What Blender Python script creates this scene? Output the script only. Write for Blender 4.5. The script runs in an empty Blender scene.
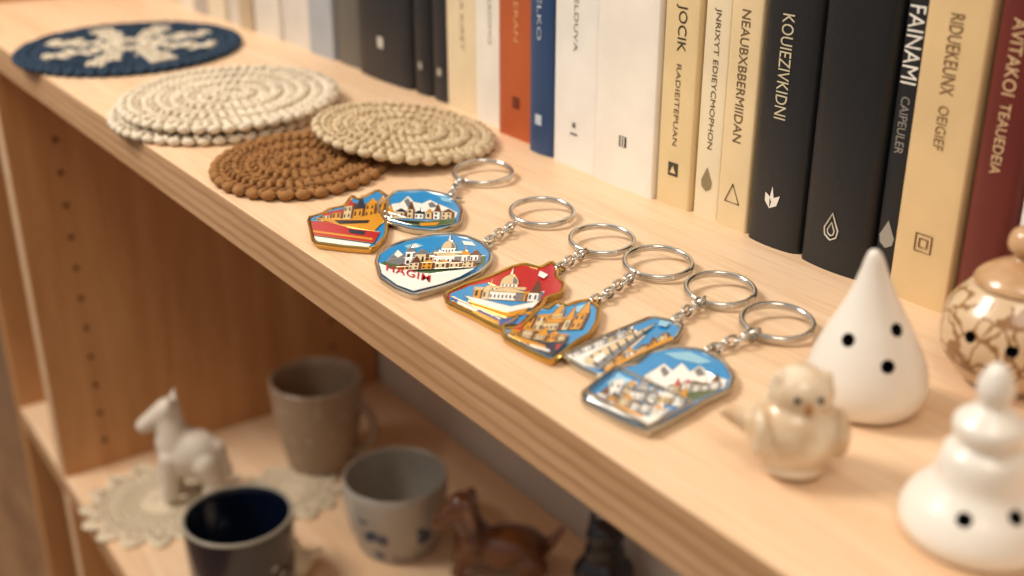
import bpy, bmesh, math, random
from mathutils import Vector, Matrix
from mathutils.bvhtree import BVHTree
random.seed(7)
SC=bpy.context.scene
COL=SC.collection
# ---------------------------------------------------------------- survey frame
PITCH=math.radians(23.2); FPX=1130.0; AZ=math.radians(35.4)
CAM=Vector((0,-.198,.185))
FH=Vector((-math.cos(AZ),math.sin(AZ),0)); RT=Vector((math.sin(AZ),math.cos(AZ),0)); ZZ=Vector((0,0,1))
FW=FH*math.cos(PITCH)-ZZ*math.sin(PITCH); UPV=FH*math.sin(PITCH)+ZZ*math.cos(PITCH)
def ray(u,v): return (FW*FPX+RT*(u-512)+UPV*(288-v)).normalized()
def G(u,v,z=0.0):
    d=ray(u,v); return CAM+d*((z-CAM.z)/d.z)

cam=bpy.data.cameras.new("camera"); co=bpy.data.objects.new("camera",cam); COL.objects.link(co)
M=Matrix((( RT.x,UPV.x,-FW.x,CAM.x),(RT.y,UPV.y,-FW.y,CAM.y),(RT.z,UPV.z,-FW.z,CAM.z),(0,0,0,1)))
co.matrix_world=M; cam.lens=FPX/1024*36; cam.sensor_width=36; cam.clip_start=.01
cam.dof.use_dof=True; cam.dof.focus_distance=.50; cam.dof.aperture_fstop=5.8
SC.camera=co
SC.view_settings.view_transform='Standard'

# ---------------------------------------------------------------- materials
def lin(h):
    h=h.lstrip('#'); c=[int(h[i:i+2],16)/255 for i in (0,2,4)]
    return tuple([x/12.92 if x<=.04045 else ((x+.055)/1.055)**2.4 for x in c]+[1])
MC={}
def pm(name,hexc,rough=.5,metal=0,var=.08,ns=60,bump=0,coat=0,bs=None,hex2=None,sss=0):
    if name in MC: return MC[name]
    m=bpy.data.materials.new(name); m.use_nodes=True; nt=m.node_tree; b=nt.nodes['Principled BSDF']
    b.inputs['Roughness'].default_value=rough; b.inputs['Metallic'].default_value=metal
    b.inputs['Coat Weight'].default_value=coat; b.inputs['Coat Roughness'].default_value=.12
    tc=nt.nodes.new('ShaderNodeTexCoord'); n=nt.nodes.new('ShaderNodeTexNoise'); n.inputs['Scale'].default_value=ns; n.inputs['Detail'].default_value=4
    nt.links.new(tc.outputs['Object'],n.inputs['Vector'])
    cr=nt.nodes.new('ShaderNodeValToRGB'); c=lin(hexc); c2=lin(hex2) if hex2 else tuple([x*(1-var*2) for x in c[:3]]+[1])
    cr.color_ramp.elements[0].position=.35; cr.color_ramp.elements[1].position=.65
    cr.color_ramp.elements[0].color=c2; cr.color_ramp.elements[1].color=c
    nt.links.new(n.outputs['Fac'],cr.inputs['Fac']); nt.links.new(cr.outputs['Color'],b.inputs['Base Color'])
    if sss: b.inputs['Subsurface Weight'].default_value=sss; b.inputs['Subsurface Scale'].default_value=.004
    if bump:
        n2=nt.nodes.new('ShaderNodeTexNoise'); n2.inputs['Scale'].default_value=bs or ns*8; nt.links.new(tc.outputs['Object'],n2.inputs['Vector'])
        bp=nt.nodes.new('ShaderNodeBump'); bp.inputs['Strength'].default_value=bump; bp.inputs['Distance'].default_value=.0005
        nt.links.new(n2.outputs['Fac'],bp.inputs['Height']); nt.links.new(bp.outputs['Normal'],b.inputs['Normal'])
    MC[name]=m; return m
def wood(name,scale,c1,c2,rough=.5,layers=False):
    m=bpy.data.materials.new(name); m.use_nodes=True; nt=m.node_tree; b=nt.nodes['Principled BSDF']; L=nt.links.new
    b.inputs['Roughness'].default_value=rough
    tc=nt.nodes.new('ShaderNodeTexCoord'); mp=nt.nodes.new('ShaderNodeMapping'); mp.inputs['Scale'].default_value=scale
    L(tc.outputs['Object'],mp.inputs['Vector'])
    n=nt.nodes.new('ShaderNodeTexNoise'); n.inputs['Scale'].default_value=1; n.inputs['Detail'].default_value=6; n.inputs['Distortion'].default_value=.6
    L(mp.outputs['Vector'],n.inputs['Vector'])
    cr=nt.nodes.new('ShaderNodeValToRGB'); cr.color_ramp.elements[0].position=.3; cr.color_ramp.elements[1].position=.68
    cr.color_ramp.elements[0].color=lin(c2); cr.color_ramp.elements[1].color=lin(c1)
    L(n.outputs['Fac'],cr.inputs['Fac'])
    out=cr.outputs['Color']
    # fine pores
    mp2=nt.nodes.new('ShaderNodeMapping'); mp2.inputs['Scale'].default_value=[s*8 for s in scale]; L(tc.outputs['Object'],mp2.inputs['Vector'])
    n4=nt.nodes.new('ShaderNodeTexNoise'); n4.inputs['Scale'].default_value=1; n4.inputs['Detail'].default_value=3; L(mp2.outputs['Vector'],n4.inputs['Vector'])
    c4=nt.nodes.new('ShaderNodeValToRGB'); c4.color_ramp.elements[0].color=(.90,.87,.82,1); c4.color_ramp.elements[0].position=.32; c4.color_ramp.elements[1].position=.5; c4.color_ramp.elements[1].color=(1,1,1,1)
    L(n4.outputs['Fac'],c4.inputs['Fac'])
    m4=nt.nodes.new('ShaderNodeMix'); m4.data_type='RGBA'; m4.blend_type='MULTIPLY'; m4.inputs[0].default_value=1
    L(out,m4.inputs[6]); L(c4.outputs['Color'],m4.inputs[7]); out=m4.outputs[2]
    if layers:
        w=nt.nodes.new('ShaderNodeTexWave'); w.wave_type='BANDS'; w.bands_direction='Z'; w.inputs['Scale'].default_value=52; w.inputs['Distortion'].default_value=1.2
        L(tc.outputs['Object'],w.inputs['Vector'])
        c3=nt.nodes.new('ShaderNodeValToRGB'); c3.color_ramp.elements[0].color=(.80,.76,.71,1); c3.color_ramp.elements[1].color=(1,1,1,1); c3.color_ramp.elements[0].position=.1;c3.color_ramp.elements[1].position=.5
        L(w.outputs['Fac'],c3.inputs['Fac'])
        mx=nt.nodes.new('ShaderNodeMix'); mx.data_type='RGBA'; mx.blend_type='MULTIPLY'; mx.inputs[0].default_value=1
        L(out,mx.inputs[6]); L(c3.outputs['Color'],mx.inputs[7]); out=mx.outputs[2]
    L(out,b.inputs['Base Color'])
    bp=nt.nodes.new('ShaderNodeBump'); bp.inputs['Strength'].default_value=.12; bp.inputs['Distance'].default_value=.0005
    L(n.outputs['Fac'],bp.inputs['Height']); L(bp.outputs['Normal'],b.inputs['Normal'])
    return m
def pattern(name,base,ink,scale,thr,rough=.25,feature='DISTANCE_TO_EDGE',zmin=None,zmax=None,coat=.4):
    """glaze with a voronoi drawn motif between two heights (object space)"""
    m=bpy.data.materials.new(name); m.use_nodes=True; nt=m.node_tree; b=nt.nodes['Principled BSDF']; L=nt.links.new
    b.inputs['Roughness'].default_value=rough; b.inputs['Coat Weight'].default_value=coat
    tc=nt.nodes.new('ShaderNodeTexCoord'); nz=nt.nodes.new('ShaderNodeTexNoise'); nz.inputs['Scale'].default_value=scale*.7
    L(tc.outputs['Object'],nz.inputs['Vector'])
    mix=nt.nodes.new('ShaderNodeMix'); mix.data_type='RGBA'; mix.blend_type='ADD'; mix.inputs[0].default_value=.012
    L(tc.outputs['Object'],mix.inputs[6]); L(nz.outputs['Color'],mix.inputs[7])
    v=nt.nodes.new('ShaderNodeTexVoronoi'); v.feature=feature; v.inputs['Scale'].default_value=scale
    L(mix.outputs[2],v.inputs['Vector'])
    lt=nt.nodes.new('ShaderNodeMath'); lt.operation='LESS_THAN'; lt.inputs[1].default_value=thr
    L(v.outputs['Distance'],lt.inputs[0]); fac=lt.outputs[0]
    if zmin is not None:
        sp=nt.nodes.new('ShaderNodeSeparateXYZ'); L(tc.outputs['Object'],sp.inputs[0])
        g=nt.nodes.new('ShaderNodeMath'); g.operation='GREATER_THAN'; g.inputs[1].default_value=zmin; L(sp.outputs['Z'],g.inputs[0])
        l=nt.nodes.new('ShaderNodeMath'); l.operation='LESS_THAN'; l.inputs[1].default_value=zmax; L(sp.outputs['Z'],l.inputs[0])
        a=nt.nodes.new('ShaderNodeMath'); a.operation='MULTIPLY'; L(g.outputs[0],a.inputs[0]); L(l.outputs[0],a.inputs[1])
        a2=nt.nodes.new('ShaderNodeMath'); a2.operation='MULTIPLY'; L(a.outputs[0],a2.inputs[0]); L(fac,a2.inputs[1]); fac=a2.outputs[0]
    mx=nt.nodes.new('ShaderNodeMix'); mx.data_type='RGBA'; mx.inputs[6].default_value=lin(base); mx.inputs[7].default_value=lin(ink)
    L(fac,mx.inputs[0]); L(mx.outputs[2],b.inputs['Base Color'])
    return m

# ---------------------------------------------------------------- mesh builder
class MB:
    def __init__(s): s.v=[];s.f=[];s.m=[]
    def add(s,vs,fs,mi=0):
        o=len(s.v); s.v+= [Vector(x) for x in vs]
        for f in fs: s.f.append([i+o for i in f]); s.m.append(mi)
    def box(s,a,b,mi=0,front=None):
        x0,y0,z0=a;x1,y1,z1=b
        vs=[(x0,y0,z0),(x1,y0,z0),(x1,y1,z0),(x0,y1,z0),(x0,y0,z1),(x1,y0,z1),(x1,y1,z1),(x0,y1,z1)]
        o=len(s.v); s.add(vs,[[0,3,2,1],[4,5,6,7],[1,2,6,5],[2,3,7,6],[3,0,4,7]],mi)
        s.f.append([o,o+1,o+5,o+4]); s.m.append(mi if front is None else front)
    def prism(s,bot,top,mi=0,mtop=None):
        n=len(bot); o=len(s.v); s.add(list(bot)+list(top),[list(range(n))[::-1]]+[[i,(i+1)%n,(i+1)%n+n,i+n] for i in range(n)],mi)
        s.f.append([o+n+i for i in range(n)]); s.m.append(mi if mtop is None else mtop)
    def tube(s,path,r,seg=8,closed=False,mi=0):
        path=[Vector(p) for p in path]; n=len(path)
        if not hasattr(r,'__len__'): r=[r]*n
        T=[]
        for i in range(n):
            a=path[(i-1)%n] if (closed or i>0) else path[i]; b=path[(i+1)%n] if (closed or i<n-1) else path[i]
            t=(b-a); T.append(t.normalized() if t.length>1e-9 else Vector((0,0,1)))
        ref=Vector((0,0,1)) if abs(T[0].z)<.9 else Vector((1,0,0))
        N=(ref-T[0]*ref.dot(T[0])).normalized(); vs=[]
        for i in range(n):
            N=(N-T[i]*N.dot(T[i])); N=N.normalized() if N.length>1e-6 else Vector((1,0,0)); B=T[i].cross(N)
            for k in range(seg):
                a=2*math.pi*k/seg; vs.append(path[i]+(N*math.cos(a)+B*math.sin(a))*r[i])
        fs=[]
        for i in range(n if closed else n-1):
            j=(i+1)%n
            for k in range(seg): fs.append([i*seg+k,i*seg+(k+1)%seg,j*seg+(k+1)%seg,j*seg+k])
        if not closed: fs.append(list(range(seg))[::-1]); fs.append([(n-1)*seg+k for k in range(seg)])
        s.add(vs,fs,mi)
    def ell(s,c,ax,nu=12,nv=8,mi=0):
        c=Vector(c); X,Y,Z=[Vector(a) for a in ax]; vs=[c-Z]
        for j in range(1,nv):
            t=-math.pi/2+math.pi*j/nv
            for i in range(nu):
                a=2*math.pi*i/nu; vs.append(c+X*math.cos(t)*math.cos(a)+Y*math.cos(t)*math.sin(a)+Z*math.sin(t))
        vs.append(c+Z); fs=[]
        for i in range(nu): fs.append([0,1+(i+1)%nu,1+i])
        for j in range(nv-2):
            for i in range(nu):
                a=1+j*nu+i;b=1+j*nu+(i+1)%nu; fs.append([a,b,b+nu,a+nu])
        l=len(vs)-1
        for i in range(nu): fs.append([l,1+(nv-2)*nu+i,1+(nv-2)*nu+(i+1)%nu])
        s.add(vs,fs,mi)
    def rev(s,prof,o,seg=64,mi=0,fn=None):
        o=Vector(o); vs=[];idx=[]
        for r,z in prof:
            if r<1e-7: idx.append([len(vs)]); vs.append(o+ZZ*z)
            else:
                idx.append(list(range(len(vs),len(vs)+seg)))
                for k in range(seg):
                    a=2*math.pi*k/seg; rr=r*(fn(a,z) if fn else 1); vs.append(o+Vector((math.cos(a)*rr,math.sin(a)*rr,z)))
        fs=[];
        for a,b in zip(idx,idx[1:]):
            for k in range(seg):
                k2=(k+1)%seg
                if len(a)==1: fs.append([a[0],b[k2],b[k]])
                elif len(b)==1: fs.append([a[k],a[k2],b[0]])
                else: fs.append([a[k],a[k2],b[k2],b[k]])
        s.add(vs,fs,mi)
def smooth_prof(pts,sub=5):
    out=[];n=len(pts)
    for i in range(n-1):
        p0=pts[max(i-1,0)];p1=pts[i];p2=pts[i+1];p3=pts[min(i+2,n-1)]
        for k in range(sub):
            t=k/sub; f=lambda a,b,c,d:.5*((2*b)+(-a+c)*t+(2*a-5*b+4*c-d)*t*t+(-a+3*b-3*c+d)*t**3)
            out.append((max(0,f(p0[0],p1[0],p2[0],p3[0])),f(p0[1],p1[1],p2[1],p3[1])))
    out.append(pts[-1]); return [q for i,q in enumerate(out) if i in(0,len(out)-1) or q[0]>1e-5]
def mk(name,mb,mats,parent=None,origin=None,smooth=40,label=None,cat=None,group=None,kind=None):
    o=Vector(origin) if origin is not None else (parent_world(parent) if parent else Vector((0,0,0)))
    me=bpy.data.meshes.new(name); me.from_pydata([v-o for v in mb.v],[],mb.f)
    for m in mats: me.materials.append(m)
    me.polygons.foreach_set('material_index',mb.m)
    bm=bmesh.new(); bm.from_mesh(me); bmesh.ops.recalc_face_normals(bm,faces=bm.faces); bm.to_mesh(me); bm.free()
    if smooth:
        me.polygons.foreach_set('use_smooth',[True]*len(me.polygons)); me.set_sharp_from_angle(angle=math.radians(smooth))
    ob=bpy.data.objects.new(name,me); COL.objects.link(ob)
    if parent: ob.parent=parent; ob.location=o-parent_world(parent)
    else: ob.location=o
    tag(ob,label,cat,group,kind); return ob
def parent_world(p):
    v=Vector((0,0,0))
    while p: v+=p.location; p=p.parent
    return v
def tag(ob,label=None,cat=None,group=None,kind=None):
    if label: ob['label']=label
    if cat: ob['category']=cat
    if group: ob['group']=group
    if kind: ob['kind']=kind
def empty(name,loc,label,cat,group=None):
    e=bpy.data.objects.new(name,None); e.empty_display_size=.01; e.location=loc; COL.objects.link(e); tag(e,label,cat,group); return e
def eval_mesh(ob):
    dg=bpy.context.evaluated_depsgraph_get(); dg.update(); return bpy.data.meshes.new_from_object(ob.evaluated_get(dg))
def bake(ob,sharp=None):
    bpy.context.view_layer.update(); me=eval_mesh(ob); ob.modifiers.clear(); ob.data=me
    me.polygons.foreach_set('use_smooth',[True]*len(me.polygons))
    if sharp: me.set_sharp_from_angle(angle=math.radians(sharp))
TG={}
def text_geo(body,bold=0):
    if (body,bold) in TG: return TG[(body,bold)]
    cu=bpy.data.curves.new('t','FONT'); cu.body=body; cu.size=1; cu.resolution_u=3; cu.offset=bold; cu.space_character=1.1 if bold else 1
    ob=bpy.data.objects.new('t',cu); COL.objects.link(ob); bpy.context.view_layer.update()
    me=eval_mesh(ob); vs=[(v.co.x,v.co.y) for v in me.vertices]; fs=[list(p.vertices) for p in me.polygons]
    bpy.data.objects.remove(ob); bpy.data.curves.remove(cu); bpy.data.meshes.remove(me)
    x0=min(v[0] for v in vs);x1=max(v[0] for v in vs);y0=min(v[1] for v in vs);y1=max(v[1] for v in vs)
    vs=[((x-x0)/(x1-x0),(y-y0)/(y1-y0)) for x,y in vs]; TG[(body,bold)]=(vs,fs); return TG[(body,bold)]

# ---------------------------------------------------------------- structure + bookcase
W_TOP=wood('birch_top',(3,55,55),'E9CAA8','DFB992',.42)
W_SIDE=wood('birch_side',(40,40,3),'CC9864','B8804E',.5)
W_EDGE=wood('birch_ply_edge',(6,80,200),'CDA680','BA9066',.55,layers=True)
HOLE=pm('pin_hole_dark','3A2414',.9)
WALL=pm('wall_paint','DDD6CE',.85,var=.02,ns=8)
FLOORM=wood('floor_oak',(4,30,30),'9A7048','7C5634',.5)
mb=MB(); mb.box((-3,.37,-1.0),(2,.45,1.8)); mk('wall_back',mb,[WALL],smooth=0,kind='structure')
mb=MB(); mb.box((-3,-2.2,-1.06),(2,.45,-1.0)); mk('floor',mb,[FLOORM],smooth=0,kind='structure')

case=empty('bookcase',(-.4,.18,-1.0),'pale birch plywood bookcase with open shelves','bookcase')
def board(name,a,b,mats,parent=case,fr=1):
    mb=MB(); mb.box(a,b,0,fr); ob=mk(name,mb,mats,parent,origin=((a[0]+b[0])/2,(a[1]+b[1])/2,(a[2]+b[2])/2),smooth=0)
    bv=ob.modifiers.new('b','BEVEL'); bv.width=.0009; bv.segments=2; return ob
board('shelf_board',(-1.25,0,-.024),(.42,.368,0),[W_TOP,W_EDGE])
board('shelf_board',(-1.25,0,-.474),(.42,.368,-.45),[W_TOP,W_EDGE])
board('shelf_board',(-1.25,0,-.974),(.42,.368,-.95),[W_TOP,W_EDGE])
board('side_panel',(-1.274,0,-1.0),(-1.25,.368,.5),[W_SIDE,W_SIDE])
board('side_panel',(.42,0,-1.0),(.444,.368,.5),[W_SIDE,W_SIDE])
for z0,z1 in((-.45,-.024),(-.95,-.474)):
    mb=MB(); mb.box((-1.094,.001,z0),(-1.07,.366,z1),0,2)
    for yy in(.045,.31):
        z=z0+.03
        while z<z1-.02:
            c=Vector((-1.0698,yy,z)); n=12
            mb.add([c+Vector((0,math.cos(2*math.pi*k/n),math.sin(2*math.pi*k/n)))*.0028 for k in range(n)],[list(range(n))],1); z+=.032
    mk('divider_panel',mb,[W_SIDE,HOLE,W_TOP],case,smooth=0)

# ---------------------------------------------------------------- books
PAGES=pm('book_pages','E8DCC4',.9,var=.12,ns=300)
bookc=[0]
def book(x0,x1,y,h,dp,col,hard,marks,label,z=0.0,group='books standing on the shelf'):
    g=.0006; x0+=g; x1-=g; t=x1-x0; bookc[0]+=1; i=bookc[0]
    e=empty('book',(x0+t/2,y+dp/2,z),label,'book',group)
    cm=pm('book_cover_'+col,col,.42 if hard else .5,var=.05,ns=30,bump=.25 if hard else .08,bs=900)
    r=min(.004 if hard else .0012,t*.3); c=.0022 if hard else .0006; bul=.0022 if hard else .0004
    sy=lambda xx: -bul*(1-(2*xx/t-1)**2)
    out=[(0,dp)]; 
    for k in range(5):
        a=math.pi/2*k/4; out.append((r-r*math.cos(a),r-r*math.sin(a)+sy(r-r*math.cos(a))*math.sin(a)))
    for k in range(1,8):
        xx=r+(t-2*r)*k/8; out.append((xx,sy(xx)))
    for k in range(5):
        a=math.pi/2*k/4; xx=t-r+r*math.sin(a); out.append((xx,r-r*math.cos(a)+sy(xx)*math.cos(a)))
    out.append((t,dp)); inn=[(t-c,dp),(t-c,c+.001),(c,c+.001),(c,dp)]
    pl=[Vector((x0+a,y+b,0)) for a,b in out+inn]
    mb=MB(); mb.prism([p+ZZ*z for p in pl],[p+ZZ*(z+h) for p in pl])
    mats=[cm]; mi={}
    def gm(cn):
        if cn not in mi: mats.append(pm('ink_'+cn,cn,.45,var=.02)); mi[cn]=len(mats)-1
        return mi[cn]
    def put(dx,zz,k=0): 
        xx=t/2+dx; xx=max(.001,min(t-.001,xx)); return Vector((x0+xx,y+sy(xx)-.00025-k*.00008,z+zz))
    for m in marks:
        if m[0]=='t':
            _,s,zt,ln,cap,cn=m[:6]; off=m[6] if len(m)>6 else 0
            cap=min(cap,t*.7); vs,fs=text_geo(s)
            mb.add([put(off+(b-.5)*cap,zt-a*ln) for a,b in vs],fs,gm(cn))
        elif m[0]=='p':
            _,pts,cz,cn=m[:4]; k=m[4] if len(m)>4 else 0
            mb.add([put(a,cz+b,k) for a,b in pts],[list(range(len(pts)))],gm(cn))
        elif m[0]=='l':
            _,pts,cz,w,cn=m
            mb.tube([put(a,cz+b) for a,b in pts],w,5,True,gm(cn))
    mk('cover',mb,mats,e,smooth=30)
    ov=.0025 if hard else .0003
    mb=MB(); mb.box((x0+c+.0001,y+c+.0012,z+ov),(x1-c-.0001,y+dp-ov-.0005,z+h-ov)); mk('page_block',mb,[PAGES],e,smooth=0)
    return e
SQ=lambda s:[(-s,-s),(s,-s),(s,s),(-s,s)]
TRI=[(-.0045,-.004),(.0045,-.004),(0,.005)]
DROP=[(0,.007),(.002,.003),(.0036,0),(.003,-.0032),(0,-.005),(-.003,-.0032),(-.0036,0),(-.002,.003)]
LEAF1=[(-.001,-.004),(.003,-.002),(.0045,.003),(.0005,.001)]
LEAF2=[(-.001,-.004),(-.004,-.001),(-.004,.003),(-.0012,.0015)]
LEAF3=[(-.0012,.001),(0,.0065),(.0012,.001),(0,-.001)]
YL=.200
xs=[-1.235,-1.205,-1.165,-1.13,-1.09,-1.055,-1.01,-.98,-.9507]
cc=['D6CCBB','B9AEA0','C9B898','D8CFC0','A59D95','D3C6AE','C9C0B2','B9A486']
for a,b,c in zip(xs,xs[1:],cc): book(a,b,YL+random.uniform(-.003,.004),.19+random.uniform(-.01,.01),.14,c,False,[],'pale paperback book standing upright in the row')
book(-.9507,-.897,YL,.2,.14,'D9D0C2',False,[],'cream-white paperback standing upright')
book(-.897,-.8425,YL+.002,.19,.14,'CFC8BE',False,[],'light grey-white paperback standing upright')
book(-.8425,-.8000,YL,.2,.14,'9FA3A8',False,[],'pale blue-grey paperback standing upright')
book(-.8000,-.7557,YL+.003,.2,.14,'5C5852',True,[],'grey-brown cloth book standing upright')
book(-.7557,-.6778,YL-.002,.205,.15,'1A1C22',True,[('p',SQ(.004),.028,'B9B4A8')],'thick black hardcover with a small silver emblem')
book(-.6778,-.6533,YL,.2,.15,'18191E',True,[('p',SQ(.0025),.02,'8F8A80')],'thin black hardcover standing upright')
book(-.6533,-.6285,YL,.2,.15,'1E1F24',True,[('p',SQ(.0025),.02,'A39D90')],'thin black hardcover with a grey mark')
book(-.6285,-.5885,YL-.004,.19,.14,'DCC9A6',False,[('t','VENOLA KIRET',.10,.06,.004,'A08E70')],'beige paperback with faint lettering')
book(-.5885,-.5548,.192,.2,.14,'E6E0D4',False,[('t','ARDIMO',.08,.03,.004,'AAA498')],'off-white paperback standing upright')
book(-.5548,-.5164,.186,.2,.14,'B4572C',False,[('p',SQ(.0035),.022,'6A2812'),('t','OSTIVA LERAN',.120,.062,.0045,'DCA070')],'terracotta orange paperback with a dark red mark')
book(-.5164,-.4894,.180,.2,.14,'28446C',True,[('p',SQ(.003),.02,'B9C4D0'),('t','NIVELKO',.105,.04,.004,'B9C4D0')],'navy blue hardcover book')
book(-.4894,-.4509,.178,.2,.14,'EAE6DE',False,[('t','MIELDUVA',.10,.036,.0035,'8A8A86'),('p',SQ(.0014),.024,'6A6A68'),('p',[(-.003,-.0006),(.003,-.0006),(.003,.0006),(-.003,.0006)],.019,'6A6A68')],'white paperback with small grey lettering')
book(-.4509,-.4035,.176,.2,.155,'EEE8DC',False,[('p',SQ(.0028),.025,'2B2B2B'),('p',[(-.0013,-.0026),(-.0004,-.0026),(-.0004,.0026),(-.0013,.0026)],.025,'EEE8DC',1),('p',[(.0006,-.0026),(.0014,-.0026),(.0014,.0026),(.0006,.0026)],.025,'EEE8DC',1)],'thick ivory-white paperback with a tiny barcode mark')
book(-.4035,-.3787,.178,.19,.14,'E0C898',False,[('t','JOCIK',.099,.022,.0075,'3A352C'),('t','RADIEITEPUAN',.071,.040,.0032,'6B5C44'),('p',SQ(.0034),.019,'3A352C'),('p',[(-.002,-.002),(.002,-.002),(0,.002)],.019,'E0C898',1)],'warm tan paperback with dark title lettering')
book(-.3787,-.3607,.180,.19,.14,'E6D7B6',False,[('t','JNRIXYT EDIEYCMOPHON',.100,.066,.0042,'5E5341'),('p',DROP,.018,'8A7A5C')],'slim cream paperback with brown spine lettering')
book(-.3607,-.3404,.178,.2,.14,'E2CBA0',False,[('t','NEAUBXBBERMIIDAN',.102,.060,.0052,'6A5A40'),('l',TRI,.017,.0003,'6A5A40')],'slim tan paperback with a triangle outline mark')
book(-.3404,-.3076,.177,.2,.15,'1B1E22',True,[('t','KOUIEZIVKIDNI',.104,.045,.0066,'C9BFA0'),('p',LEAF1,.022,'E6E2D8'),('p',LEAF2,.022,'E6E2D8'),('p',LEAF3,.022,'E6E2D8')],'black cloth hardcover with pale gold title and leaf emblem')
book(-.3076,-.2705,.176,.2,.15,'16191D',True,[('l',DROP,.019,.00035,'DAD5C8'),('l',[(a*.5,b*.5) for a,b in DROP],.0185,.0003,'DAD5C8')],'thick black cloth hardcover with a white drop emblem')
book(-.2705,-.2590,.179,.2,.14,'15171B',False,[('t','FAINAMI',.115,.030,.0072,'E8E4DA'),('t','CAIPEULER',.080,.023,.004,'8F8C84'),('p',DROP,.022,'9A968C')],'slim black paperback with white title lettering')
book(-.2590,-.2310,.175,.205,.14,'DDBF8E',False,[('t','RIDUEKEUNX',.115,.030,.0058,'7A5C38'),('t','OEIGIEF',.081,.017,.0045,'8A6C46'),('l',SQ(.0036),.026,.0003,'7A5C38'),('l',[(a*.5,b*.5) for a,b in SQ(.0036)],.026,.0003,'7A5C38')],'tan paperback with brown lettering and square emblem')
book(-.2310,-.2090,.176,.2,.14,'66241E',True,[('t','AVITAKOI',.117,.027,.0052,'D9B98C'),('t','TEAUEDEIA',.087,.026,.0042,'D9B98C')],'dark red hardcover with gold lettering')
book(-.2090,-.1820,.176,.2,.14,'EBE6DE',False,[],'white paperback standing upright')
book(-.1820,-.1500,.176,.2,.14,'D8C6A6',False,[],'beige paperback standing upright')
book(-1.125,-1.096,.12,.2,.14,'D8D2C6',False,[],'white paperback in the narrow bay',z=-.4499,group='books in the narrow bay')
book(-1.160,-1.127,.11,.17,.14,'39506A',True,[],'slate blue hardcover in the narrow bay',z=-.4499,group='books in the narrow bay')

# ---------------------------------------------------------------- crochet coasters
def coaster(u,v,rad,el,rings,cols,label,z0=0.0,tilt=0.0,pat=None,th=.0036,sl=.0052):
    c=G(u,v,z0+.004); c.z=z0
    e_o=c.copy(); mb=MB(); pitch=rad/rings
    def W(x,y,z): return c+RT*x+FH*(y*el)+ZZ*(z-tilt*x)
    n=64; rb=rad-.0025
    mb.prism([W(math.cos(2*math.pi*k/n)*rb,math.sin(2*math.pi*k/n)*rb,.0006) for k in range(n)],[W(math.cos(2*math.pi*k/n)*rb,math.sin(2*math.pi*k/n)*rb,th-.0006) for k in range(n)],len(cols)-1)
    def stitch(rk,a,z,mi,flat=False):
        for sgn in(-1,1):
            ca,sa=math.cos(a),math.sin(a); rd=Vector((ca,sa)); tg=Vector((-sa,ca)); ang=.75+random.uniform(-.12,.12)
            d=(tg*math.cos(ang)+rd*math.sin(ang)*sgn); nrm=Vector((-d.y,d.x))
            p=rd*(rk+sgn*pitch*.22+random.uniform(-.0002,.0002)); hl=pitch*.34+.0006; hw=.00135*sl/.0052; hz=.0021
            C=W(p.x,p.y,z); X=W(p.x+d.x*hl,p.y+d.y*hl,z)-C; Y=W(p.x+nrm.x*hw,p.y+nrm.y*hw,z)-C
            mb.ell(C,(X,Y,ZZ*hz),8,6,mi)
    for k in range(1,rings+1):
        rk=(k-.5)*pitch; N=max(6,int(round(2*math.pi*rk/sl)))
        for j in range(N):
            a=2*math.pi*(j+.37*k)/N; mi=pat(rk/rad,a) if pat else 0
            stitch(rk,a,th+random.uniform(-.0005,.0005)+(-.0008 if k%2 else .0005),mi)
    N=int(2*math.pi*rad/.0088)
    for j in range(N):   # scalloped border
        a=2*math.pi*j/N; C=W(math.cos(a)*(rad-.0008),math.sin(a)*(rad-.0008),.0027)
        mb.ell(C,((W(-math.sin(a)*.0042,math.cos(a)*.0042,0)-W(0,0,0)),(W(math.cos(a)*.0030,math.sin(a)*.0030,0)-W(0,0,0)),ZZ*.0026),10,6,pat(1,0) if pat else 0)
    return mk('crochet_coaster',mb,cols,origin=e_o,smooth=80,label=label,cat='coaster',group='crochet coasters on the shelf')
CREAM=pm('yarn_cream','E6D8C0',.95,bump=.8,ns=200,var=.1); BEIGE=pm('yarn_beige','D6C09C',.95,bump=.8,ns=200,var=.1)
BROWN=pm('yarn_brown','A0703E',.95,bump=.8,ns=200,var=.14); NAVY=pm('yarn_navy','263D54',.95,bump=.8,ns=200)
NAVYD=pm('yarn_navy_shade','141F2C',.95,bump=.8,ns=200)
def flower(rr,a):
    if rr<.12: return 0
    if rr<.34: return 1
    w=math.cos(8*a+.4)
    if rr<.42: return 1 if w>-.75 else 0
    return 1 if (rr<.78 and w>-.6+(rr-.42)*3.2) else 0
coaster(131,45,.086,1.2,10,[NAVY,CREAM,NAVYD],'navy blue crochet coaster with a cream flower',pat=flower,sl=.0052)
coaster(222,105,.068,1.24,8,[CREAM,CREAM],'cream crochet coaster lying at the bottom of a pair',sl=.006)
coaster(231,94,.068,1.24,8,[CREAM,CREAM],'cream crochet coaster stacked on another cream one',z0=.0068,sl=.006)
coaster(301,160,.047,1.26,7,[BROWN,BROWN],'caramel brown round crochet coaster')
coaster(405,129,.0515,1.1,8,[BEIGE,BEIGE],'beige crochet coaster leaning on the brown one',z0=.0068,tilt=.118)

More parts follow.
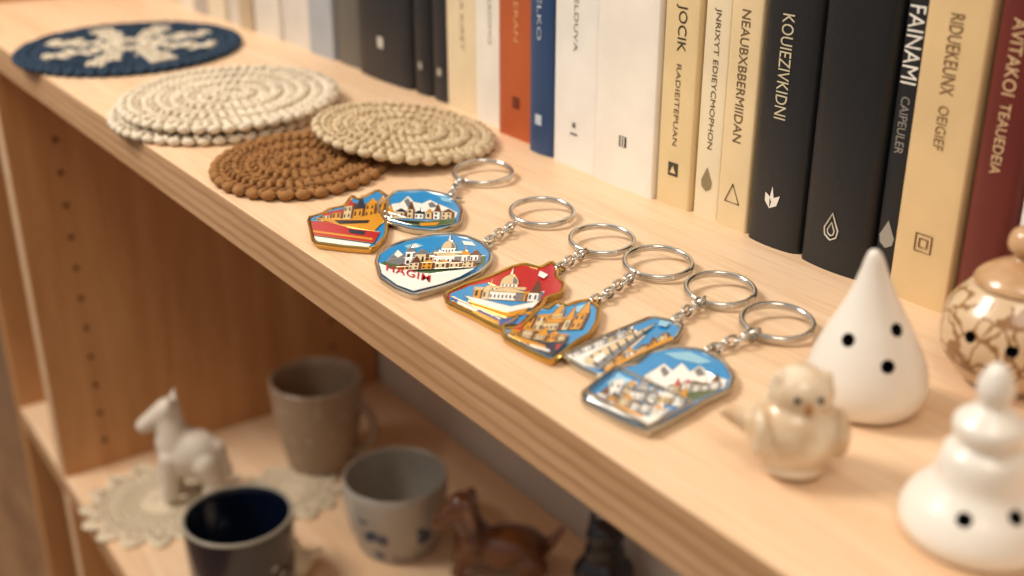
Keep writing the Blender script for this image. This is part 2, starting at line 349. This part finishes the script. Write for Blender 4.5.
# ---------------------------------------------------------------- keychains
STEEL=pm('polished_nickel','D2CFCA',.16,1,var=.03); PLATE=pm('charm_metal','CCC5B6',.22,1,var=.06); GOLDP=pm('charm_gold','D2AA5C',.24,1,var=.06)
EN={k:pm('enamel_'+k,h,.28,0,var=.03,coat=.4) for k,h in dict(sky='1F8CCB',pale='8FC6E0',white='F4F0E8',gold='DA941A',red='BC1618',navy='141E36',cream='DCC498',green='4A6238',grey='77777A',dark='1A1614',blue='1558A0',brown='663614').items()}
ENK=list(EN)
def G2(p,z): return G(p[0],p[1],z)
def skyline(o,u,v,seed,walls,roofs,n=6,lo=.3,hi=.7,dome=None,sink=.0):
    rn=random.Random(seed); L=[]; P=lambda a,b:(o[0]+u[0]*a+v[0]*b,o[1]+u[1]*a+v[1]*b)
    def build(x,w,h,wc,rc,kind):
        L.append((wc,[P(x,-sink),P(x+w,-sink),P(x+w,h),P(x,h)],1))
        L.append(('brown' if wc in('gold','cream') else 'grey',[P(x+w*.76,0),P(x+w,0),P(x+w,h),P(x+w*.76,h)],0))
        if kind==0: L.append((rc,[P(x-.01,h),P(x+w+.01,h),P(x+w*.5,h+.26)],1))
        elif kind==1: L.append((rc,[P(x+w*(.5-.5*math.cos(math.pi*k/8)),h+.24*math.sin(math.pi*k/8)) for k in range(9)],1)); L.append((rc,[P(x+w*.43,h+.2),P(x+w*.57,h+.2),P(x+w*.5,h+.5)],0))
        elif kind==2: L.append((rc,[P(x+w*.05,h),P(x+w*.95,h),P(x+w*.5,h+.6)],1))
        else: L.append((rc,[P(x-.01,h-.06),P(x+w+.01,h-.06),P(x+w+.01,h+.05),P(x-.01,h+.05)],0))
        nc=max(1,int(w/.07)); nr=max(1,int(h/.25))
        for i in range(nc):
            for j in range(nr):
                a=x+w*(i+.22)/nc*.8; b=h*(j+.28)/nr; L.append(('dark',[P(a,b),P(a+w*.30/nc,b),P(a+w*.30/nc,b+h*.5/nr),P(a,b+h*.5/nr)],0))
    x=0
    ws=[rn.uniform(.7,1.3) for _ in range(n)]; s=sum(ws)
    for i,w in enumerate(ws):
        build(x,w/s,rn.uniform(lo,hi),rn.choice(walls),rn.choice(roofs),rn.choice([0,0,1,2,3])); x+=w/s
    if dome:
        x,w,h,wc,rc=dome; build(x,w,h,wc,rc,3)
        L.append((wc,[P(x+w*.25,h),P(x+w*.75,h),P(x+w*.75,h+.14),P(x+w*.25,h+.14)],1))
        for k in range(4): L.append(('dark',[P(x+w*(.30+.11*k),h+.02),P(x+w*(.34+.11*k),h+.02),P(x+w*(.34+.11*k),h+.12),P(x+w*(.30+.11*k),h+.12)],0))
        L.append((rc,[P(x+w*(.5-.27*math.cos(math.pi*k/10)),h+.14+.38*math.sin(math.pi*k/10)) for k in range(11)],1))
        L.append(('grey',[P(x+w*.60,h+.16),P(x+w*.74,h+.16),P(x+w*.70,h+.34),P(x+w*.58,h+.44)],0))
        L.append((wc,[P(x+w*.45,h+.5),P(x+w*.55,h+.5),P(x+w*.5,h+.85)],1))
        L.append((rc,[P(x-.02,h*.62),P(x+w+.02,h*.62),P(x+w*.5,h*1.02)],1))
    return L
def charm(parent,outline,layers,texts=(),base='sky',loop=None,z=0.0,gold=False):
    mb=MB(); T=.0026
    pts=[G2(p,z+T) for p in outline]
    n=len(pts); sm=[]
    for i in range(n):
        a,b=pts[i],pts[(i+1)%n]; sm+= [a.lerp(b,.12),a.lerp(b,.5),a.lerp(b,.88)]
    mb.prism([Vector((p.x,p.y,z+.0002)) for p in sm],[Vector((p.x,p.y,z+T)) for p in sm],0,2+ENK.index(base))
    mb.tube([Vector((p.x,p.y,z+T-.0001)) for p in sm],.00095,8,True,0)
    for i,ly in enumerate(layers):
        c,pl=ly[:2]; ol=ly[2] if len(ly)>2 else 1
        zz=z+T+.00012+.000009*i; q=[G2(p,z+T) for p in pl]; q=[Vector((p.x,p.y,zz)) for p in q]
        if c=='rim': mb.tube([p+ZZ*.0002 for p in q],.0007,8,True,0); continue
        mb.add(q,[list(range(len(q)))],2+ENK.index(c))
        if ol: mb.tube([p+ZZ*.000006 for p in q],.00012,4,True,1 if not gold else 0)
    for s,o,ux,vx,c in texts:
        vs,fs=text_geo(s,.012); zz=z+T+.00035+.000009*len(layers)
        q=[]
        for a,b in vs:
            p=G(o[0]+ux[0]*a+vx[0]*b,o[1]+ux[1]*a+vx[1]*b,z+T); p.z=zz; q.append(p)
        mb.add(q,fs,2+ENK.index(c))
    if loop:
        c=G2(loop,z+T*.6); mb.tube([c+Vector((math.cos(t),math.sin(t),0))*.0024 for t in [2*math.pi*k/16 for k in range(16)]],.0007,6,True,0)
    return mk('enamel_charm',mb,[GOLDP if gold else PLATE,STEEL]+[EN[k] for k in ENK],parent,smooth=40)
def keychain(ringpx,w,chain,label,charms):
    c=G(*ringpx,.0012); d=(c-CAM).dot(FW); r=w/2/FPX*d-.001
    e=empty('keychain',Vector((c.x,c.y,0)),label,'keychain','souvenir keychains in a row')
    tl=math.radians(6); mb=MB(); path=[]; n=110; turns=2.0
    for k in range(n+1):
        a=-.6+2*math.pi*turns*k/n; x=math.cos(a)*r;y=math.sin(a)*r
        path.append(Vector((c.x,c.y,0))+RT*x+FH*(y*math.cos(tl))+ZZ*(.0013+(y+r)*math.sin(tl)+.0017*k/n))
    mb.tube(path,.0011,10,False,0); mk('key_ring',mb,[STEEL],e,smooth=60)
    a=G(*chain[0],.002); b=G(*chain[1],.002); L=(b-a).length; N=max(3,int(round(L/.0043))); dv=(b-a).normalized(); sd=Vector((-dv.y,dv.x,0))
    mb=MB()
    for i in range(N):
        t=(i+.5)/N; p=a.lerp(b,t)+sd*math.sin(i*1.7)*.0007; p.z=.0024+ .0012*(1-t)
        ang=math.radians(25 if i%2 else -65); s2=sd*math.cos(ang)+ZZ*math.sin(ang); hl=L/N*.80
        mb.tube([p+dv*hl*math.cos(q)+s2*.0020*math.sin(q) for q in [2*math.pi*k/18 for k in range(18)]],.00065,6,True,0)
    mb.tube([a+dv*.0028*math.cos(q)+(sd*.5+ZZ*.86)*.0028*math.sin(q)+ZZ*.0012 for q in [2*math.pi*k/20 for k in range(20)]],.0007,6,True,0)
    mk('chain',mb,[STEEL],e,smooth=60)
    for ch in charms: charm(e,**ch)
    return e
keychain((483,177),62,((459,184),(450,200)),'steel keychain with two enamel skyline charms',[
 dict(outline=[(308,218),(324,213),(330,209),(345,206),(352,196),(358,200),(378,190),(388,197),(387,212),(386,236),(373,249),(346,247),(314,243)],base='sky',gold=True,
  layers=[('navy',[(326,213),(345,209),(352,203),(384,206),(384,216),(350,226),(316,220)])]
   +skyline((322,222),(62,-6),(4,-24),3,['gold','cream','gold'],['gold','red','navy'],6,.3,.6)
   +[('gold',[(314,219),(350,220),(384,213),(384,222),(374,232),(352,228),(330,223)]),('dark',[(334,221),(370,221),(368,224),(340,225)],0),
   ('red',[(311,222),(330,223),(352,229),(380,233),(374,244),(313,236)]),('gold',[(312,231),(373,239),(372,241),(313,233)],0),('navy',[(348,230),(366,232),(364,236),(350,234)],0),
   ('white',[(314,237),(371,245),(369,248),(345,246),(316,242)],0)]),
 dict(outline=[(377,206),(388,198),(396,191),(425,190),(452,196),(462,210),(459,224),(436,231),(412,229),(386,222)],base='sky',loop=(456,199),z=.0002,
  layers=[('white',[(384,211),(392,204),(400,203),(408,196),(414,202),(422,204),(430,200),(438,204),(448,208),(458,213),(454,221),(410,219)]),
   ('grey',[(404,201),(408,198),(412,204),(408,208)],0),('grey',[(428,204),(432,202),(438,207),(430,208)],0),('pale',[(440,197),(450,199),(452,203),(442,201)],0)]
   +skyline((386,218),(68,3),(1,-14),8,['white','cream','grey','cream'],['brown','gold','dark'],7,.25,.7)
   +[('green',[(384,217),(404,221),(430,222),(456,219),(454,224),(434,228),(412,226),(388,220)]),('dark',[(396,220),(420,223),(418,225),(396,222)],0),('gold',[(420,224),(440,223),(436,226),(420,227)],0)])])
keychain((542,217),67,((512,229),(486,243)),'steel keychain with arched enamel city charm',[
 dict(outline=[(376,262),(379,254),(388,247),(404,241),(430,235),(452,234),(468,237),(482,243),(491,252),(490,262),(480,272),(462,281),(440,288),(414,295),(396,288),(380,277)],base='sky',loop=(487,245),
  layers=[('pale',[(404,246),(416,243),(424,246),(410,250)],0),('white',[(410,246),(416,244),(420,247),(412,248)],0),('white',[(462,241),(472,242),(476,246),(464,245)],0),
   ('green',[(380,264),(392,259),(406,258),(430,258),(486,256),(484,264),(462,274),(430,280),(400,273)]),
   ('grey',[(386,262),(398,250),(412,261),(406,266)]),('white',[(394,255),(398,250),(403,255),(398,258)],0)]
   +skyline((404,266),(76,-2),(3,-22),14,['white','cream','white'],['brown','grey','gold'],6,.3,.7,dome=(.38,.36,.52,'white','cream'))
   +skyline((396,272),(80,-3),(2,-12),5,['cream','gold','white'],['brown','brown','gold'],6,.3,.6)
   +[('white',[(379,265),(394,271),(430,276),(476,270),(460,279),(442,286),(414,293),(397,287),(382,276)])],
  texts=[('HAGIM',(386,273),(44,12),(1,-7),'red')])])
keychain((602,245),68,((582,256),(557,270)),'steel keychain with red and blue domed-building charm',[
 dict(outline=[(445,294),(466,284),(492,276),(512,267),(524,264),(540,268),(552,262),(558,268),(556,276),(564,284),(562,293),(546,298),(538,310),(520,328),(500,329),(472,314),(448,303)],base='red',loop=(558,268),gold=True,
  layers=[('sky',[(450,294),(470,286),(488,283),(510,292),(545,292),(536,306),(520,324),(502,326),(474,311),(450,301)])]
   +skyline((472,299),(68,4),(6,-24),21,['cream','white','gold'],['cream','gold','brown'],6,.25,.5,dome=(.24,.5,.52,'white','cream'))
   +[('white',[(464,297),(480,300),(510,308),(540,302),(533,309),(508,314),(474,304)]),('gold',[(468,302),(508,314),(530,309),(522,316),(506,319),(472,307)]),
   ('blue',[(452,298),(470,306),(500,320),(518,319),(512,325),(500,327),(472,312),(452,302)]),('gold',[(474,311),(500,323),(498,326),(472,314)],0),('white',[(458,302),(478,311),(476,313),(457,305)],0),('white',[(540,272),(548,276),(544,280),(538,277)],0)])])
keychain((658,268),72,((631,280),(594,303)),'steel keychain with gold old-town skyline charm',[
 dict(outline=[(502,326),(514,321),(518,315),(530,313),(540,307),(548,309),(556,302),(566,306),(578,302),(590,300),(599,309),(597,322),(590,334),(576,342),(564,352),(552,361),(528,350),(504,337)],base='sky',loop=(594,303),gold=True,
  layers=[('pale',[(572,308),(586,304),(592,308),(578,313)],0)]
   +skyline((518,333),(64,-3),(12,-24),33,['gold','cream','gold'],['brown','navy','gold'],5,.3,.7,dome=(.34,.32,.5,'cream','gold'))
   +skyline((508,337),(56,8),(8,-15),12,['cream','gold','cream'],['gold','brown','red'],5,.3,.7)
   +[('navy',[(506,334),(540,344),(568,343),(553,358),(530,348),(508,337)]),('gold',[(514,337),(546,348),(545,351),(513,340)],0),('white',[(530,346),(550,352),(549,354),(529,348)],0),('red',[(556,347),(562,346),(556,353)],0)])])
tower=[]
for k in range(7):
    t=k/7; a=(588+62*t+2,360-30*t-4+6*t); 
    tower.append(('dark',[(590+60*t,357-29*t+.5),(592+60*t,356-29*t+.5),(599+54*t,368-39*t),(597+54*t,369-39*t)],0))
keychain((720,295),73,((700,305),(674,322)),'steel keychain with rectangular tower charm',[
 dict(outline=[(562,356),(582,346),(620,330),(652,317),(672,321),(682,328),(676,339),(640,356),(600,376),(584,369)],base='sky',loop=(676,325),
  layers=[('white',[(566,356),(600,341),(632,328),(646,336),(628,352),(600,370),(584,366)])]
   +skyline((572,358),(62,-25),(-2,-10),44,['white','cream','white'],['grey','brown','grey'],6,.3,.6)
   +skyline((604,370),(66,-31),(-2,-9),9,['cream','white','gold'],['brown','grey','gold'],6,.3,.6)
   +[('cream',[(583,362),(596,353),(656,325),(600,371)]),('grey',[(592,366),(656,325),(600,371)],0)]+tower+
   [('white',[(592,361),(602,354),(606,358),(597,365)],0),
   ('gold',[(604,371),(640,353),(672,338),(674,341),(640,356),(606,374)],0),('pale',[(660,322),(670,324),(666,329),(658,327)],0)])])
keychain((777,328),76,((754,337),(708,352)),'steel keychain with plaque and domed mountain-town charm',[
 dict(outline=[(583,393),(598,381),(616,368),(636,364),(650,352),(674,347),(702,350),(724,362),(733,377),(729,390),(702,402),(694,408),(668,422),(648,432),(616,418),(584,401)],base='sky',loop=(712,353),
  layers=[('pale',[(664,353),(690,352),(712,362),(700,364),(676,359)],0),
   ('white',[(644,376),(656,369),(664,364),(672,371),(682,363),(690,372),(700,366),(712,376),(727,380),(724,388),(690,398),(650,394)]),
   ('grey',[(660,370),(664,366),(670,373),(664,378)],0),('grey',[(694,371),(700,367),(706,375),(698,377)],0),
   ('green',[(668,386),(694,381),(724,384),(716,392),(692,402),(672,398)])]
   +skyline((672,394),(48,-4),(2,-14),18,['white','cream','white'],['brown','red','brown'],5,.3,.7)
   +[('sky',[(590,393),(617,372),(640,380),(690,404),(648,428),(616,414)]),('pale',[(606,384),(618,376),(640,384),(624,388)],0),('white',[(650,388),(664,394),(684,403),(670,404),(652,396)],0)]
   +skyline((604,396),(78,13),(10,-18),52,['white','cream','gold'],['grey','white','gold'],6,.3,.75,dome=(.28,.26,.55,'white','grey'))
   +skyline((594,402),(66,18),(9,-15),61,['cream','gold','white','white'],['brown','dark','gold'],6,.3,.6)
   +[('white',[(588,398),(614,406),(648,420),(672,410),(650,429),(618,417),(588,402)]),('gold',[(614,406),(644,418),(642,421),(612,409)],0),('grey',[(594,401),(612,408),(610,411),(592,403)],0),
     ('rim',[(586,395),(616,370),(692,406),(648,430)])])])

# ---------------------------------------------------------------- ceramics
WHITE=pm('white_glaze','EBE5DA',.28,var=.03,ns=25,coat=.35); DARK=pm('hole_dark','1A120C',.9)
def bore(ob,pixels,rad=.0026,depth=.006):
    me=ob.data; off=parent_world(ob)
    bv=BVHTree.FromPolygons([v.co+off for v in me.vertices],[list(p.vertices) for p in me.polygons])
    cm=MB(); k=0
    for u,v in pixels:
        hit,nr,_,_=bv.ray_cast(CAM,ray(u,v))
        if hit is None: continue
        if nr.dot(ray(u,v))>0: nr=-nr
        a=nr.orthogonal().normalized(); b=nr.cross(a); n=20
        cm.prism([hit-nr*depth+(a*math.cos(2*math.pi*i/n)+b*math.sin(2*math.pi*i/n))*rad*.9 for i in range(n)],[hit+nr*.003+(a*math.cos(2*math.pi*i/n)+b*math.sin(2*math.pi*i/n))*rad for i in range(n)]); k+=1
    if not k: print('NO HIT',ob.name); return
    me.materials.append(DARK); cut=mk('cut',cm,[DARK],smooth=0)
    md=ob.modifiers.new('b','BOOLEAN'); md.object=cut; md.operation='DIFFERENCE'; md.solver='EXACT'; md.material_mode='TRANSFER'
    bake(ob,35); bpy.data.objects.remove(cut)
mm=.001
c=G(863,404)
prof=smooth_prof([(0,0),(11,0),(16.5,1.6),(19.4,7),(19.4,13),(17.3,20),(13.6,28),(9.9,35),(6.7,42),(4.4,48),(2.9,52.6),(1.6,55),(0,55.8)],5)
mb=MB(); mb.rev([(r*mm,z*mm) for r,z in prof],c,72)
for v in mb.v: v-=RT*(((v.z)/.056)**2*.0030)
ob=mk('ceramic_whistle',mb,[WHITE],origin=c,smooth=60,label='white glazed teardrop ceramic whistle with round holes',cat='ceramic whistle')
bore(ob,[(848,340),(888,367),(897,330)],.0024)
c=G(1003,380); c.z=.0003
JB=pattern('jar_glaze','D0B592','8E663E',135,.075,zmin=.009,zmax=.034)
JL=pm('lid_glaze','C9A27A',.28,hex2='A87C50',ns=90,coat=.5)
e=empty('lidded_jar',c,'cream ceramic jar with brown swirl motifs and knobbed lid','jar')
prof=smooth_prof([(0,0),(12,0),(13,1),(18.5,5),(22.8,12),(23.6,19),(22,27),(17.5,33),(13.5,36),(0,36.5)],5)
mb=MB(); mb.rev([(r*mm,z*mm) for r,z in prof],c,72); ob=mk('jar_body',mb,[JB],e,smooth=50); bore(ob,[(970,337),(1012,352)],.0022)
prof=smooth_prof([(0,36),(14,36.2),(15,37.5),(14.2,39),(12,41),(8,43.5),(4.5,45),(4,46.5),(6,48.5),(6.6,51),(5.6,54.5),(3,56.2),(0,56.6)],5)
mb=MB(); mb.rev([(r*mm,z*mm) for r,z in prof],c,64); mk('jar_lid',mb,[JL],e,smooth=50)
c=G(974,534)
prof=smooth_prof([(0,0),(16,0),(19.6,2),(20.6,6),(18.6,11),(15,15.5),(12.6,19),(11.6,24),(10.4,27),(8,29),(8,30.5),(9.4,32.5),(9.2,35.5),(6.8,38),(4.4,40),(4,42),(4.8,44.5),(4.3,48),(2.4,51.5),(0,53)],5)
mb=MB(); mb.rev([(r*mm,z*mm) for r,z in prof],c,72)
for v in mb.v: v-=RT*((v.z/.053)*.0018)
ob=mk('ceramic_bell_whistle',mb,[WHITE],origin=c,smooth=60,label='white glazed bell-shaped ceramic whistle with knob top',cat='ceramic whistle')
bore(ob,[(964,520),(1016,518)],.0022)

def blob(name,base,parts,mats,parent=None,vox=.0012,sm=5,**kw):
    """one continuous clay body grown from overlapping volumes; local mm (right,depth,up)"""
    mb=MB(); L=lambda p: base+RT*(p[0]*mm)+FH*(p[1]*mm)+ZZ*(p[2]*mm)
    for p in parts:
        if p[0]=='e': mb.ell(L(p[1]),(RT*p[2][0]*mm,FH*p[2][1]*mm,ZZ*p[2][2]*mm),24,16)
        else:
            a,ra,b,rb=p[1:]; n=10
            for k in range(n+1):
                t=k/n; q=[a[i]+(b[i]-a[i])*t for i in range(3)]; r=(ra+(rb-ra)*t)*mm; mb.ell(L(q),(RT*r,FH*r,ZZ*r),14,10)
    ob=mk(name,mb,mats,parent,origin=base,smooth=0,**kw)
    r=ob.modifiers.new('r','REMESH'); r.mode='VOXEL'; r.voxel_size=vox
    s=ob.modifiers.new('s','SMOOTH'); s.iterations=sm; s.factor=.6
    bake(ob)
    zmin=min(v.co.z for v in ob.data.vertices)
    for v in ob.data.vertices: v.co.z=max(v.co.z-zmin,0)
    if not parent: ob.location.z=-.4498 if base.z<-.1 else 0
    if not ob.data.materials: [ob.data.materials.append(m) for m in mats]
    return ob
def bead(name,base,parent,p,r,mat):
    mb=MB(); C=base+RT*(p[0]*mm)+FH*(p[1]*mm)+ZZ*(p[2]*mm); rr=r if hasattr(r,'__len__') else (r,r,r)
    mb.ell(C,(RT*rr[0]*mm,FH*rr[1]*mm,ZZ*rr[2]*mm),14,10); return mk(name,mb,[mat],parent,origin=C)
c=G(790,467); OWL=pm('owl_glaze','E6D8C0',.28,hex2='C9A67C',ns=70,coat=.5)
e=empty('owl_figurine',c,'small cream and tan ceramic owl figurine','figurine')
blob('owl_body',c,[('e',(0,0,12.5),(14.2,13,12.5)),('e',(1,0,25.5),(9.6,9.2,8.3)),('c',(-5.5,-1,30.0),2.6,(-6.5,-1,32),1.1),('c',(7,-1,30.0),2.6,(8.0,-1,32),1.1),('c',(-10,3,13),5,(-20,5,16),2.0),('e',(-11.5,-4,14),(3.5,7,8)),('e',(11.8,-4,14),(3.5,7,8)),('e',(0,-2,2.5),(10,9,3))],[OWL],e,vox=.0007)
for s in(-1,1): bead('eye',c,e,(1+s*3.4,-8.6,27.5),1.0,DARK)
bead('beak',c,e,(1,-9.3,25),(1.1,1.5,1.9),pm('beak_glaze','A9743C',.4))
ZL=-.45
def cup(name,u,v,rb,rt,h,mat,inner,label,cat,handle=None,bulge=0,fn=None,rim=None,t=3.2):
    c=G(u,v,ZL+.0001); e=empty(name,c,label,cat)
    pr=[(0,0),(rb*.88,0),(rb,1.5)]
    for k in range(1,9): 
        q=k/8; pr.append((rb+(rt-rb)*q+bulge*math.sin(math.pi*q),1.5+(h-1.5)*q))
    pr+= [(rt-t*.5,h+1.3),(rt-t,h)]
    for k in range(7,0,-1):
        q=k/8; pr.append((rb+(rt-rb)*q+bulge*math.sin(math.pi*q)-t,1.5+(h-1.5)*q))
    pr+= [(rb-t-3,5),(0,5)]
    mb=MB(); mb.rev([(a*mm,b*mm) for a,b in pr],c,72,0,fn)
    for i in range(72*11,len(mb.m)): mb.m[i]=1
    mk('cup_body',mb,[mat,inner],e,smooth=50)
    if rim:
        mb=MB(); mb.tube([c+Vector((math.cos(a)*(rt-t*.5)*mm,math.sin(a)*(rt-t*.5)*mm,(h+.8)*mm)) for a in [2*math.pi*k/64 for k in range(64)]],.0018,8,True); mk('rim_band',mb,[rim],e)
    if handle:
        d=(RT*handle[0]+FH*handle[1]).normalized(); mb=MB(); pts=[]
        for k in range(15):
            a=-math.pi/2+math.pi*k/14; pts.append(c+d*((rb+rt)/2-2+handle[2]*math.cos(a))*mm+ZZ*(h*.5+h*.28*math.sin(a))*mm)
        mb.tube(pts,.0045,10); mk('handle',mb,[inner],e)
    return e
MUGI=pm('mug_taupe','A48C74',.5,var=.06)
cup('mug',322,462,33,47,100,pattern('mug_stoneware','A48C74','BCA890',75,.22,rough=.5,feature='F1',coat=.1),MUGI,'pale taupe stoneware mug with handle','mug',handle=(1,-.3,24),bulge=3,fn=lambda a,z:1+.014*math.sin(14*a)*math.sin(z*260))
cup('cup',398,540,37,48,72,pattern('cup_floral','A8A196','2E3E5C',60,.45,feature='F1',zmin=.006,zmax=.050),pm('cup_grey','A8A196',.3,var=.04,coat=.4),'grey ceramic cup with blue floral band','cup',bulge=4)
cup('cup',246,588,44,47,76,pattern('cup_navy','0C1426','8C8E8C',75,.30,feature='F1',zmin=.018,zmax=.045),pm('cup_navy_inside','0C1426',.2,var=.05,coat=.6),'navy blue glazed cup with a pale rim','cup',rim=pm('rim_cream','9C9484',.4))
HW=pm('horse_bisque','DDD2C2',.5,var=.04)
c=G(193,500,ZL)
blob('horse_figurine',c+ZZ*.0025,[('e',(4,0,50),(30,21,26)),('e',(-10,0,62),(19,17,24)),('c',(-10,0,66),17,(-14,0,94),11),('c',(-14,0,98),11.5,(-38,0,80),8),('c',(-9,6,104),4.5,(-7,8,116),1.8),('c',(-9,-6,104),4.5,(-7,-8,116),1.8),
 ('c',(-14,10,50),11,(-18,11,8),8.5),('c',(-14,-10,50),11,(-18,-11,8),8.5),('c',(20,10,44),14,(26,11,24),10),('c',(26,11,24),10,(22,11,8),8.5),('c',(20,-10,44),14,(27,-11,24),10),('c',(27,-11,24),10,(22,-11,8),8.5),('c',(30,0,56),8,(38,0,26),6),('c',(-2,0,70),6,(-6,0,106),5)],[HW],vox=.0022,label='white ceramic horse figurine standing on a lace doily',cat='figurine').location.z=ZL+.0045
BG=pm('brown_glaze','7A451C',.22,hex2='4E290F',ns=25,coat=.7)
c=G(492,572,ZL)
blob('dog_figurine',c,[('e',(16,0,26),(36,20,22)),('e',(-16,0,32),(18,18,24)),('c',(-18,0,44),14,(-24,0,66),12),('c',(-26,0,70),13,(-46,-4,54),7),('c',(-18,11,76),5,(-14,15,56),4),('c',(-18,-11,76),5,(-14,-15,56),4),('c',(-24,9,30),8,(-30,9,5),7),('c',(-24,-9,30),8,(-30,-9,5),7),('e',(34,14,14),(17,9,14)),('e',(34,-14,14),(17,9,14)),('c',(48,0,24),6,(62,0,44),3.5)],[BG],vox=.002,label='glossy brown ceramic dog figurine',cat='figurine')
NG=pattern('cat_glaze','10131C','3C4A64',120,.2,feature='F1')
c=G(603,594,ZL)
blob('cat_figurine',c,[('e',(0,0,22),(27,20,23)),('e',(0,0,42),(18,15,20)),('e',(0,-3,64),(17,14,14)),('c',(-10,-2,74),5,(-12,-2,86),1.8),('c',(10,-2,74),5,(12,-2,86),1.8),('c',(-9,-15,24),5.5,(-9,-18,4),5.5),('c',(9,-15,24),5.5,(9,-18,4),5.5),('c',(20,4,10),6,(28,-8,6),5)],[NG],vox=.0018,label='dark navy speckled ceramic cat figurine',cat='figurine')
c=G(296,578,ZL)
blob('bird_figurine',c,[('e',(0,0,16),(16,14,16)),('e',(-4,-2,36),(11,10,10)),('c',(-12,-3,35),3,(-20,-4,33),1.3),('c',(10,2,18),6,(24,4,28),2.5)],[pm('bird_glaze','D8C9AE',.35,coat=.4)],vox=.0015,label='small cream ceramic bird figurine',cat='figurine')
LACE=pm('lace_thread','DCCCB0',.95,bump=.6,ns=200)
def doily(u,v,R_,label,n=16,off=0):
    c=G(u,v,ZL); mb=MB(); z=c+ZZ*.0018
    P=lambda r,a:z+Vector((math.cos(a)*r,math.sin(a)*r,0))
    for q in(.12,.3,.38,.46,.52,.60,.72,.78): mb.tube([P(R_*q,2*math.pi*k/60) for k in range(60)],.0017,6,True)
    mb.prism([P(R_*.3,2*math.pi*k/40)-ZZ*.0013 for k in range(40)],[P(R_*.3,2*math.pi*k/40)+ZZ*.0006 for k in range(40)])
    for j in range(n*2):
        a=2*math.pi*j/(n*2); mb.tube([P(R_*.3,a),P(R_*.52,a+.06)],.0017,5); mb.tube([P(R_*.52,a),P(R_*.78,a)],.0018,5)
        mb.tube([P(R_*.52,a),P(R_*.64,a+math.pi/n/2),P(R_*.78,a+math.pi/n)],.0017,5)
    for j in range(n):
        a=2*math.pi*j/n; w=math.pi/n
        for s in(.22,.18,.14,.09): mb.tube([P(R_*(.78+s*math.sin(math.pi*k/10)),a+w*(-1+2*k/10)) for k in range(11)],.0018,5)
    return mk('lace_doily',mb,[LACE],origin=c,smooth=60,label=label,cat='doily',group='lace doilies on the lower shelf')
doily(164,502,.078,'cream crochet lace doily under the white horse')
doily(289,494,.052,'small cream crochet lace doily beside the mugs',n=12)

# ---------------------------------------------------------------- light
def area(name,loc,tgt,size,power,col):
    l=bpy.data.lights.new(name,'AREA'); l.shape='DISK'; l.size=size; l.energy=power; l.color=col
    o=bpy.data.objects.new(name,l); COL.objects.link(o); o.location=loc; o.rotation_euler=(Vector(tgt)-Vector(loc)).to_track_quat('-Z','Y').to_euler(); return o
area('key_light',(-1.2,-.75,1.25),(-.4,.1,0),.6,29,(1,.925,.83))  # warm soft key light from the upper left front
area('fill_light',(.5,-.5,1.5),(-.3,.1,-.1),.8,9,(1,.86,.70))  # added low-power fill from high right front, not an actual lamp in the room
w=bpy.data.worlds.new('world'); SC.world=w; w.use_nodes=True; nt=w.node_tree; bg=nt.nodes['Background']
tc=nt.nodes.new('ShaderNodeTexCoord'); sp=nt.nodes.new('ShaderNodeSeparateXYZ'); cr=nt.nodes.new('ShaderNodeValToRGB')
mr=nt.nodes.new('ShaderNodeMapRange'); mr.inputs['From Min'].default_value=-1; nt.links.new(tc.outputs['Generated'],sp.inputs[0]); nt.links.new(sp.outputs['Z'],mr.inputs['Value']); nt.links.new(mr.outputs['Result'],cr.inputs['Fac'])
cr.color_ramp.elements[0].color=(.16,.10,.06,1); cr.color_ramp.elements[1].color=(1,.92,.83,1); cr.color_ramp.elements[0].position=.35; cr.color_ramp.elements[1].position=.8
nt.links.new(cr.outputs['Color'],bg.inputs['Color']); bg.inputs['Strength'].default_value=.5
